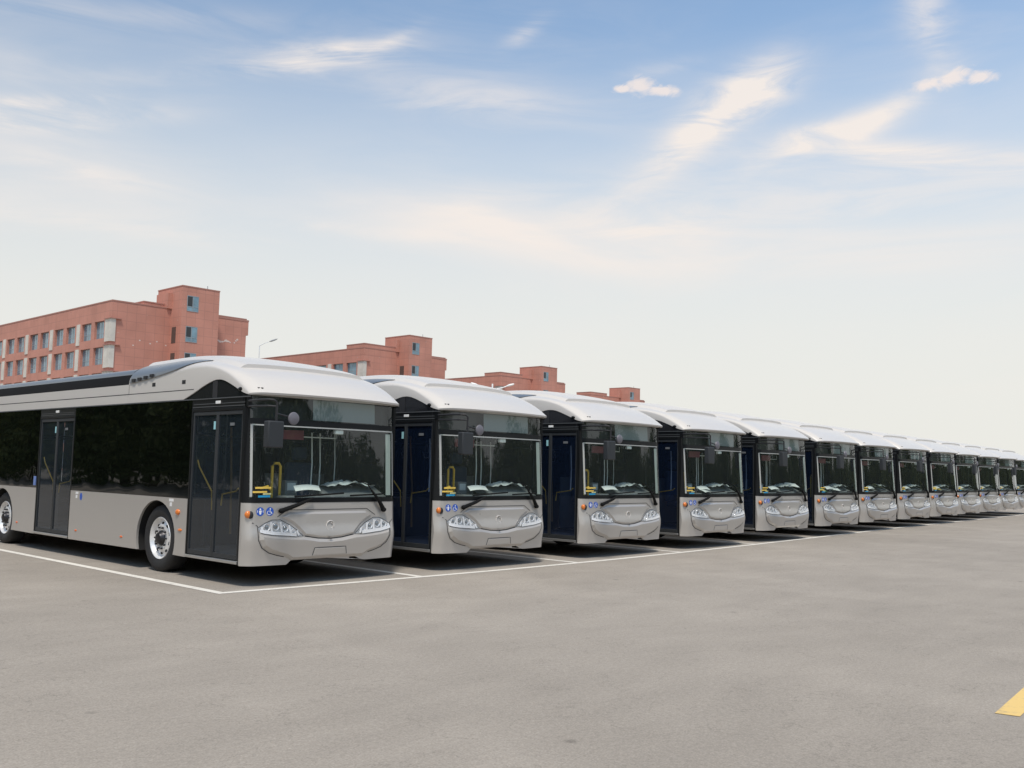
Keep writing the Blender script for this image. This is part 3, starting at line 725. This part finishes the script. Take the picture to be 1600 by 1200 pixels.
    for c in WY:
        make_wheel(bus, .055, c, -1); make_wheel(bus, W-.055, c, 1)
    # --- interior
    it = MB()
    it.box(.42, W-.42, .16, LEN-.1, .372, .39); it.box(.06, .42, .16, 1.5, .372, .39); it.box(.06, .42, 5.35, 6.8, .372, .39); it.box(W-.42, W-.06, .16, 1.5, .372, .39); it.box(.06, W-.06, .25, LEN-.1, 2.44, 2.466)
    it.box(.06, W-.06, LEN-.12, LEN-.1, .4, 2.44)
    it.box(.40, .42, 1.75, 5.3, .4, 1.06); it.box(W-.42, W-.40, 1.75, LEN-.1, .4, 1.06); it.box(.40, .42, 6.85, LEN-.1, .4, 1.06)
    it.box(.04, .72, 1.52, 5.3, 1.065, 1.078); it.box(.04, .40, 6.85, LEN-.1, 1.065, 1.078); it.box(W-.72, W-.04, .5, LEN-.1, 1.065, 1.078)
    inn = it.build('interior', INTD, bus)
    db = MB()
    db.box(.72, W-.10, .16, .42, .55, 1.16); db.prism([(.16, 1.13), (.52, 1.16), (.60, 1.24), (.45, 1.30), (.16, 1.16)], 'x', 1.35, W-.12)
    dbo = db.build('dashboard', INT, bus, bevel=.015)
    sw = MB(); cen = Vector((1.92, .62, 1.22)); ax = Vector((0, .45, .9)).normalized(); ux = Vector((1, 0, 0)); vx = ax.cross(ux)
    sw.tube([cen+ux*.23*math.cos(t)+vx*.23*math.sin(t) for t in [2*math.pi*k/24 for k in range(24)]], .015, 6, closed=True)
    sw.tube([cen-ux*.22, cen, cen+ux*.22], .014, 6); sw.tube([cen, cen-ax*.35], .03, 8); sw.build('steering_wheel', MATT, dbo)
    wr = MB(); rnd = random.Random(5)
    gx = {}
    def wf(u_, v_):
        key = (round(u_*14), round(v_*8))
        if key not in gx: gx[key] = rnd.uniform(-.022, .022)
        return (1.42+.85*u_, .20+.34*v_, 1.285+.085*math.sin(u_*3.0)*math.sin(.6+v_*1.9)+gx[key])
    wr.grid(wf, 14, 8); wr.build('plastic_wrap', WRAP, dbo, angle=180)
    pp = MB(); pp.grid(lambda u_, v_: (.86+.42*u_+.05*v_, .17+.13*v_, 1.225+.02*math.sin(3*u_)+.07*v_), 6, 3); pp.build('paper', PAPER, dbo)
    dt = MB(); dt.box(1.60, 2.12, 1.05, 1.55, .80, .93); dt.box(1.62, 2.10, 1.50, 1.62, .93, 1.62); dt.box(1.73, 1.99, 1.51, 1.61, 1.66, 1.86); dt.build('driver_seat', SEAT, bus, bevel=.04)
    pt = MB(); pt.box(1.35, W-.12, 1.68, 1.70, .42, 1.45); pt.build('driver_partition', INT, bus)
    for (x, y) in ((1.10, 3.3), (1.62, 3.3), (1.10, 5.1), (1.62, 5.1), (1.0, 7.2), (1.66, 7.2)):
        po = MB(); po.tube([(x, y, .39), (x, y, 2.44)], .017, 8); po.build('grab_pole', STEEL, bus)
    for (x, y, r_) in ((1.42, .62, .010), (1.62, .70, .010), (1.96, .80, .008), (.30, .55, .012)):
        po = MB(); po.tube([(x, y, 1.20), (x+.012, y, 1.6), (x-.01, y, 2.05)], r_, 6); po.build('grab_pole', PALEP, bus)
    hb_ = MB(); hb_.tube([(1.12, .50, 1.98), (1.75, .50, 1.98), (1.75, .50, 2.07)], .010, 6); hb_.build('sun_blind_rail', PALEP, bus)
    cl_ = MB(); cl_.box(1.40, 1.54, .045, .10, 2.025, 2.085); cl_.build('windscreen_camera', LAMPW, bus, bevel=.01)
    rp = MB(); rp.box(.62, 1.05, .30, .32, 1.93, 2.06); rp.build('passenger_display', REDP, bus)
    for x in (.80, 1.72):
        hr = MB(); hr.tube([(x, 2.0, 2.02), (x, 11.3, 2.02)], .015, 6); rl = hr.build('ceiling_rail', STEEL, bus)
        for k in range(5):
            hs = MB(); y = 2.2+.62*k
            hs.tube([(x, y-.02, 2.02), (x+.0, y-.05, 1.86), (x, y+.05, 1.86), (x, y+.02, 2.02)], .009, 5)
            hs.tube([(x-.07, y, 1.86), (x-.05, y, 1.76), (x+.05, y, 1.76), (x+.07, y, 1.86)], .012, 5)
            hs.build('strap', STRAP, rl)
    yr = MB(); yr.tube([(.76, .60, 1.0), (.76, .60, 1.56), (.79, .60, 1.60), (.86, .60, 1.60), (.89, .60, 1.56), (.89, .60, 1.0)], .019, 8); yr.build('handrail', YEL, bus)
    yr = MB(); yr.tube([(.48, 1.15, .6), (.46, 1.15, 1.30), (.48, 1.25, 2.10)], .016, 8); yr.build('handrail', YELD, bus)
    fb = MB(); fb.box(.95, 1.15, .55, .72, .6, 1.36); fb.box(.98, 1.12, .545, .56, 1.22, 1.33, 1); fb.build('fare_box', [INT, STRAP], bus, bevel=.01)
    for (x0, x1, z0, z1, m_) in ((.13, .36, 1.262, 1.287, YELS), (.10, .30, 1.208, 1.232, YELS), (.24, .36, 1.185, 1.205, YELP), (.17, .345, 1.150, 1.176, CYAN)):
        s_ = patch([[(x0, z0), (x1, z0+.003), (x1, z1+.003), (x0, z1)]], .002); s_.build('sticker', m_, ws)
    s_ = MB(); s_.tube([(.36, .25, 1.26), (.48, .26, 1.29), (.52, .27, 1.24)], .016, 6); s_.build('handrail', YEL, bus)
    for (x, n) in ((.30, 0), (W-.30, 0)):
        for k in range(4):
            y = (3.4, 4.3, 7.4, 8.9)[k]; x = .62 if n == 0 else W-.62
            se = MB(); se.box(x-.20, x+.20, y, y+.42, .78, .88); se.box(x-.20, x+.20, y+.38, y+.46, .88, 1.42)
            se.build('passenger_seat', SEAT, bus, bevel=.03)
    return bus
quarter = mat('quarter_dark_glass', (.018, .019, .022), .12, 0, .2)
DISP = mat('display_grey', (.20, .23, .235), .5)
HLB = mat('headlight_housing', (.62, .64, .66), .25, .45)
BEZ = mat('bright_bezel', (.95, .95, .96), .18, .2, .8)
BULB = mat('projector_lens', (.25, .28, .30), .05, .3, 1.0)
PBLUE = mat('pale_blue_button', (.16, .25, .55), .4)
GREYM = mat('mirror_grey', (.027, .031, .035), .6)
RNDM = mat('round_mirror_back', (.15, .145, .165), .4)
PALEP = mat('pale_pole', (.75, .77, .75), .4)
YELD = mat('amber_rail', (.40, .20, .04), .4)
YELP = mat('pale_yellow_sticker', (.60, .60, .30), .5)

bus = make_bus()
index_children()
GROUP = 'city buses parked side by side in a row'
ORD = ['', 'second', 'third', 'fourth', 'fifth', 'sixth', 'seventh', 'eighth', 'ninth', 'tenth', 'eleventh', 'twelfth', 'thirteenth']
buses = [bus]
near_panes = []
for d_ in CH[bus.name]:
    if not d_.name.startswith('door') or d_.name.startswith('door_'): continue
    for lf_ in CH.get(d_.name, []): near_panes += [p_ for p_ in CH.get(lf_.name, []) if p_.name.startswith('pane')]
for k in range(1, len(BUSXY)): buses.append(copy_tree(bus))
for k, o in enumerate(buses):
    x, y = BUSXY[k]; o.location = (x, y, 0)
    lab = 'silver city bus with white roof, %s from the near left end' % ORD[k] if k else \
          'nearest silver city bus, its long dark glazed flank and wheels in full view'
    if k == len(BUSXY)-1: lab = 'farthest silver city bus in sight, cut off by the right edge of the photo'
    if k == 3: lab = 'silver city bus with a bright white sheet on its dashboard, fourth from near end'
    tag(o, lab, 'bus', GROUP)
for p_ in near_panes: p_.data = p_.data.copy(); p_.data.materials[0] = GL_DOOR_A      # same glass on the first bus, without the painted navy reflection
# sheets of paper on some dashboards
def sheet(o, x, y, z, w, d, rot, m=PAPER, nm='paper'):
    s_ = MB(); s_.grid(lambda u, v: ((u-.5)*w, (v-.5)*d, .05*v+.015*math.sin(5*u)), 4, 3)
    p = s_.build(nm, m, o); p.location = (x, y, z); p.rotation_euler = (R(12), 0, R(rot)); return p
sheet(buses[3], 1.15, .24, 1.20, .55, .22, 15)
sheet(buses[4], 2.05, .24, 1.32, .35, .2, -25); sheet(buses[4], .45, .25, 1.16, .3, .18, 30, YELP)
sheet(buses[5], 1.35, .24, 1.22, .5, .2, -15); sheet(buses[5], .75, .22, 1.18, .4, .18, 10, mat('green_paper', (.05, .3, .15), .7))
sheet(buses[6], 1.6, .24, 1.30, .45, .3, 40, YELP)
sheet(buses[8], .9, .24, 1.22, .5, .25, -10, YELS)
sheet(buses[9], 1.0, .24, 1.20, .7, .25, 12, YELP)

# ------------------------------------------------------------------ buildings behind
def brick_material():
    m = bpy.data.materials.new('terracotta_tile'); m.use_nodes = True; t = m.node_tree; b = t.nodes['Principled BSDF']; K_ = t.nodes.new; l = t.links.new
    g = K_('ShaderNodeNewGeometry'); sp = K_('ShaderNodeSeparateXYZ'); l(g.outputs['Position'], sp.inputs[0])
    ad = K_('ShaderNodeMath'); l(sp.outputs[0], ad.inputs[0]); l(sp.outputs[1], ad.inputs[1])
    cb = K_('ShaderNodeCombineXYZ'); l(ad.outputs[0], cb.inputs[0]); l(sp.outputs[2], cb.inputs[1])
    br = K_('ShaderNodeTexBrick'); l(cb.outputs[0], br.inputs['Vector']); br.offset = 0
    br.inputs['Scale'].default_value = 1; br.inputs['Brick Width'].default_value = 1.35; br.inputs['Row Height'].default_value = 1.2; br.inputs['Mortar Size'].default_value = .035
    br.inputs['Color1'].default_value = (.53, .245, .185, 1); br.inputs['Color2'].default_value = (.50, .23, .172, 1); br.inputs['Mortar'].default_value = (.39, .19, .15, 1); br.inputs['Mortar Smooth'].default_value = .5
    n = K_('ShaderNodeTexNoise'); n.inputs['Scale'].default_value = .35; n.inputs['Detail'].default_value = 6; l(g.outputs['Position'], n.inputs['Vector'])
    mr = K_('ShaderNodeMapRange'); l(n.outputs[0], mr.inputs[0]); mr.inputs[1].default_value = .3; mr.inputs[2].default_value = .7; mr.inputs[3].default_value = .90; mr.inputs[4].default_value = 1.1
    mx = K_('ShaderNodeMix'); mx.data_type = 'RGBA'; mx.blend_type = 'MULTIPLY'; mx.inputs[0].default_value = 1; l(br.outputs[0], mx.inputs[6]); l(mr.outputs[0], mx.inputs[7])
    n2 = K_('ShaderNodeTexNoise'); n2.inputs['Scale'].default_value = 1.1; n2.inputs['Detail'].default_value = 4
    l(g.outputs['Position'], n2.inputs['Vector']); m2 = K_('ShaderNodeMapRange'); l(n2.outputs[0], m2.inputs[0]); m2.inputs[1].default_value = .72; m2.inputs[2].default_value = .76
    m3 = K_('ShaderNodeMix'); m3.data_type = 'RGBA'; l(m2.outputs[0], m3.inputs[0]); l(mx.outputs[2], m3.inputs[6]); m3.inputs[7].default_value = (.55, .42, .37, 1)
    l(m3.outputs[2], b.inputs['Base Color']); b.inputs['Roughness'].default_value = .75
    return m
TERRA = brick_material()
CREAM = mat('cream_panel', (.62, .59, .53), .7, vary=.12, vscale=.8)
COPE = mat('terracotta_coping', (.40, .20, .16), .7)
WGLASS = mat('blue_window_glass', (.16, .27, .34), .08, .2, .5, vary=.3, vscale=.7)
WDARK = mat('open_window_dark', (.03, .035, .04), .3)
WFRAME = mat('window_frame_grey', (.30, .33, .35), .5)
REVEAL = mat('window_reveal', (.10, .065, .055), .8)
STAIN = mat('white_lime_stain', (.66, .55, .50), .9)
NF, FH = 6, 3.55
def make_building(X0, Y0, cornerblock, label, facade=7, tx=8.35):
    root = empty('terracotta_building', (X0, Y0, 0)); H = 22.9
    w = MB(); D = .45; RW = tx+12.05                     # local x along the row, y away
    ftop = [20.4-FH*k for k in range(NF)]; fbot = [t-2.4 for t in ftop]
    # long facade on local x = 0, made of spandrels and piers in front of a recessed plane
    per = 9.25; y_end = per*facade+3
    w.box(D, RW, 0.0, y_end, 0, H)                            # core
    prev = H
    for k in range(NF):
        w.box(0, D, 0, y_end, ftop[k], prev); prev = fbot[k]
    w.box(0, D, 0, y_end, 0, prev)
    wins = []
    for p in range(facade):
        yb = 2.1+per*p
        wins += [(yb, yb+3.0), (yb+4.05, yb+7.05)]
    ypos = 0
    for (a, b) in wins+[(y_end, y_end)]:
        for k in range(NF): w.box(0.002, D, ypos, a, fbot[k], ftop[k])
        ypos = b
    w.box(-.05, .5, -.05, y_end, H, H+.16, 1); w.box(.5, RW, -.05, .35, H, H+.16, 1)   # coping
    # end face: corner block, low part, tower, right wing
    if cornerblock:
        w.box(-.012, 7.4, -.012, 5.2, H-1.2, H+.75); w.box(-.06, 7.45, -.06, 5.25, H+.75, H+.9, 1)
    else:
        w.box(4.6, 8.2, .5, 5, H-.35, H+.55); w.box(4.55, 8.25, .45, 5.05, H+.55, H+.7, 1)
    w.box(tx, tx+5.7, -3.0, 4.0, 0, 25.85); w.box(tx-.05, tx+5.75, -3.05, 4.05, 25.85, 26.0, 1)
    w.box(tx-.7, tx, .0-.3, 3.0, H, 25.1)
    # overhang of the right wing with recess below
    w.box(RW, RW+.35, -.012, 6.0, 20.6, H-.01); w.box(tx+5.7, RW+.4, -.05, -.01, H-.25, H-.02, 1)
    wall = w.build('wall', [TERRA, COPE], root, angle=20)
    def rep(o, locs):
        for q, l_ in enumerate(locs):
            c_ = o if q == 0 else o.copy()
            if q: COL.objects.link(c_)
            c_.location = l_
    c = MB(); c.box(-.14, .55, -.14, 1.6, -2.95, .1); rep(c.build('corner_panel', CREAM, root), [(0, 0, t_) for t_ in ftop])
    c = MB(); c.box(-.10, -.002, 0, 1.05, -2.90, .1)
    rep(c.build('cream_pier', CREAM, root), [(0, 2.1+per*p+7.55, t_) for p in range(facade) for t_ in ftop[:4]])
    c = MB(); c.box(RW+.002, RW+.22, .4, 1.4, -2.95, .1); rep(c.build('cream_pier', CREAM, root), [(0, 0, t_) for t_ in ftop])
    c = MB(); c.box(-.3, 1.3, -.3, 1.7, .1, .22); rep(c.build('ledge', COPE, root), [(0, 0, t_) for t_ in ftop])
    # facade windows
    f = MB(); fx = D-.10
    f.box(fx, fx+.06, 0, 3.0, 0, .07); f.box(fx, fx+.06, 0, 3.0, 2.33, 2.4); f.box(fx, fx+.06, 0, .07, .07, 2.33); f.box(fx, fx+.06, 2.93, 3.0, .07, 2.33)
    f.box(fx, fx+.06, 1.46, 1.54, .07, 2.33); f.box(fx+.001, fx+.059, .07, 2.93, .78, .84)
    proto = f.build('window', WFRAME, root); g = MB(); g.box(fx+.02, fx+.05, .07, 2.93, .07, 2.33); pane = g.build('pane', WGLASS, proto)
    first = True
    for k in range(NF):
        for (a, b) in wins:
            if first: o = proto; first = False
            else:
                o = proto.copy(); COL.objects.link(o); pc_ = pane.copy(); COL.objects.link(pc_); pc_.parent = o
            o.location = (0, a, fbot[k])
    # tower windows: front face (y=-3) and slim ones on its left side
    f = MB(); W_ = 1.75; hh = 2.2
    f.box(0, W_, -.05, .02, 0, .07); f.box(0, W_, -.05, .02, hh-.07, hh); f.box(0, .07, -.05, .02, .07, hh-.07); f.box(W_-.07, W_, -.05, .02, .07, hh-.07)
    f.box(W_*.48, W_*.48+.07, -.05, .02, .07, hh-.07); f.box(.07, W_-.07, -.049, .019, .62, .68)
    proto = f.build('window', WFRAME, root)
    g = MB(); g.box(.07, W_-.07, -.02, .015, .07, hh-.07); g.box(.10, W_*.46, -.03, -.021, .72, hh-.12, 1); g.build('pane', [WGLASS, WDARK], proto)
    index = [c_ for c_ in COL.objects if c_.parent == proto][0]
    for k in range(6):
        o = proto if k == 0 else proto.copy()
        if k: COL.objects.link(o); pc_ = index.copy(); COL.objects.link(pc_); pc_.parent = o
        o.location = (tx+.75+.05*0, -3.0, 22.45-[0, 4.3, 8.0, 11.6, 15.2, 18.8][k])
    f = MB(); f.box(-.03, .02, 0, 1.15, 0, 2.25); s0 = f.build('window', REVEAL, root)
    for k in range(5):
        o = s0 if k == 0 else s0.copy()
        if k: COL.objects.link(o)
        o.location = (tx, -1.7, 18.0-3.65*k)
    # lime stains on the wing
    rnd = random.Random(int(X0)); s = MB()
    if not cornerblock:
        for k in range(16):
            x = 15.4+k*.24; z = 19.3+rnd.uniform(-.13, .13)+(.35 if k > 13 else 0); r_ = rnd.uniform(.12, .26)
            if k in (11, 12): continue
            s.prism([(x+r_*math.cos(t)*rnd.uniform(.7, 1.2), z+r_*.8*math.sin(t)*rnd.uniform(.6, 1.2)) for t in [2*math.pi*j/7 for j in range(7)]], 'y', -.006-.0007*k, -.001)
        for k in range(5):
            x = 3+rnd.uniform(0, 5); z = 17.4+rnd.uniform(-.3, .9); s.prism([(x+.13*math.cos(t), z+.1*math.sin(t)) for t in [2*math.pi*j/6 for j in range(6)]], 'y', -.006, -.001)
        s.build('lime_stain', STAIN, root)
    else: s.bm.free()
    # small mast and roof vents
    a = MB(); a.tube([(tx+4.6, -1.5, 26.0), (tx+4.6, -1.5, 26.7)], .05, 6); a.build('roof_mast', WFRAME, root)
    return tag(root, label, 'building', 'terracotta buildings behind the buses')
make_building(49.97, 115.34, False, 'largest terracotta building, behind the nearest bus, with two rows of windows in sight')
make_building(101.7, 126.8, True, 'terracotta building second from the left, its roof line behind the first and second buses', 6, 8.1)
make_building(152.6, 141.0, True, 'terracotta building third from the left, behind the second and third buses', 5, 10.8)
make_building(206.3, 156.9, True, 'smallest, palest terracotta building, farthest right, behind the fourth bus', 5, 13.8)

# ------------------------------------------------------------------ street lamps
LP = mat('galvanised_lamp_post', (.75, .76, .77), .5, .1); LH = mat('lamp_head_grey', (.36, .37, .38), .5)
root = empty('street_lamp', (26.05, 41.2, 0))
a = MB(); a.tube([(0, 0, 0), (0, 0, 4), (0, 0, 8.9)], [.06, .045, .028], 10); a.build('pole', LP, root)
a = MB(); a.tube([(0, 0, 8.9), (.2, -.22, 9.06), (.42, -.46, 9.18)], [.025, .018, .016], 8); a.build('arm', LP, root)
a = MB(); a.tube([(.40, -.44, 9.17), (.50, -.55, 9.22), (.66, -.73, 9.31), (.74, -.82, 9.36)], [.02, .055, .05, .02], 10); a.build('lamp_head', LH, root)
tag(root, 'slim single arm street lamp behind the nearest bus, right of the largest building', 'street lamp')
root = empty('street_lamp', (53.6, 47.6, 0))
a = MB(); a.tube([(0, 0, 0), (0, 0, 5), (0, 0, 9.0)], [.12, .10, .07], 10); a.build('pole', LAMPW, root)
for s in (-1, 1):
    a = MB(); a.tube([(0, 0, 8.45), (s*.5, -s*.5, 8.62), (s*1.0, -s*1.0, 8.86)], [.06, .05, .045], 8); ar_ = a.build('arm', LAMPW, root)
    a = MB(); a.tube([(s*.85, -s*.85, 8.80), (s*1.05, -s*1.05, 8.90), (s*1.3, -s*1.3, 9.0), (s*1.35, -s*1.35, 9.02)], [.05, .10, .08, .03], 8); a.build('lamp_head', LAMPW, root)
tag(root, 'white double arm street lamp in front of the third building, behind the second bus', 'street lamp')

# ------------------------------------------------------------------ trees beside and behind the camera (seen as reflections in the bus glass)
def leaf_mat():
    m = bpy.data.materials.new('tree_leaves'); m.use_nodes = True; t = m.node_tree; b = t.nodes['Principled BSDF']
    g = t.nodes.new('ShaderNodeNewGeometry'); r = t.nodes.new('ShaderNodeValToRGB'); t.links.new(g.outputs['Random Per Island'], r.inputs[0])
    r.color_ramp.elements[0].color = (.045, .075, .02, 1); r.color_ramp.elements[1].color = (.16, .19, .055, 1)
    t.links.new(r.outputs[0], b.inputs['Base Color']); b.inputs['Roughness'].default_value = .7; return m
LEAF = leaf_mat(); BARK = mat('tree_bark', (.10, .075, .055), .9)
def make_tree(seed):
    rnd = random.Random(seed); root = empty('roadside_tree', (0, 0, 0))
    t = MB(); t.tube([(0, 0, 0), (.05, .02, 2), (0, .1, 4.5)], [.22, .16, .08], 8)
    cl = []
    for k in range(13):
        a = k*2.4; d = rnd.uniform(1.2, 2.6); z = rnd.uniform(3.6, 6.6) if k < 7 else rnd.uniform(.9, 3.2); e = Vector((d*math.cos(a), d*math.sin(a), z)); cl.append((e, rnd.uniform(1.1, 1.8)))
        t.tube([(0, .05, 2.4+.25*k), (e.x*.5, e.y*.5, (2.6+.2*k+e.z)/2), e], [.08, .05, .02], 6)
    cl.append((Vector((0, 0, 7.3)), 1.6)); cl.append((Vector((0, 0, 5.5)), 2.1))
    t.build('trunk', BARK, root)
    c = MB()
    for k in range(4200):
        e, r_ = rnd.choice(cl); v = Vector((rnd.gauss(0, 1), rnd.gauss(0, 1), rnd.gauss(0, 1))).normalized()*r_*rnd.uniform(.35, 1.05)**.6
        p = e+v; n = Vector((rnd.gauss(0, 1), rnd.gauss(0, 1), rnd.gauss(0, 1))).normalized(); u = n.orthogonal().normalized(); w = n.cross(u); s = rnd.uniform(.12, .26)
        c.bm.faces.new([c.bm.verts.new(p+u*s), c.bm.verts.new(p+w*s*.6), c.bm.verts.new(p-u*s), c.bm.verts.new(p-w*s*.6)])
    c.build('crown', LEAF, root, fix=False)
    return root
tp = [make_tree(3), make_tree(11)]
index_children()
rnd = random.Random(2); spots = []
for k in range(34): spots.append((-20+rnd.uniform(-1.5, 1.5)-.2*k, -4+4.2*k+rnd.uniform(-1, 1)))       # left of the lot
for k in range(62): spots.append((-28+4.8*k+rnd.uniform(-1.5, 1.5), -46+rnd.uniform(-3, 3)))             # across the road behind the camera
for i, (x, y) in enumerate(spots):
    o = tp[i] if i < 2 else copy_tree(tp[i % 2])
    s = rnd.uniform(.95, 1.45); o.location = (x, y, 0); o.rotation_euler = (0, 0, rnd.uniform(0, 6.28)); o.scale = (s, s, s*rnd.uniform(.9, 1.15))
    tag(o, 'leafy roadside tree outside the frame, mirrored in the bus windows', 'tree', 'roadside trees round the bus lot')

scene.render.engine = 'CYCLES'
scene.cycles.max_bounces = 8; scene.cycles.transparent_max_bounces = 24
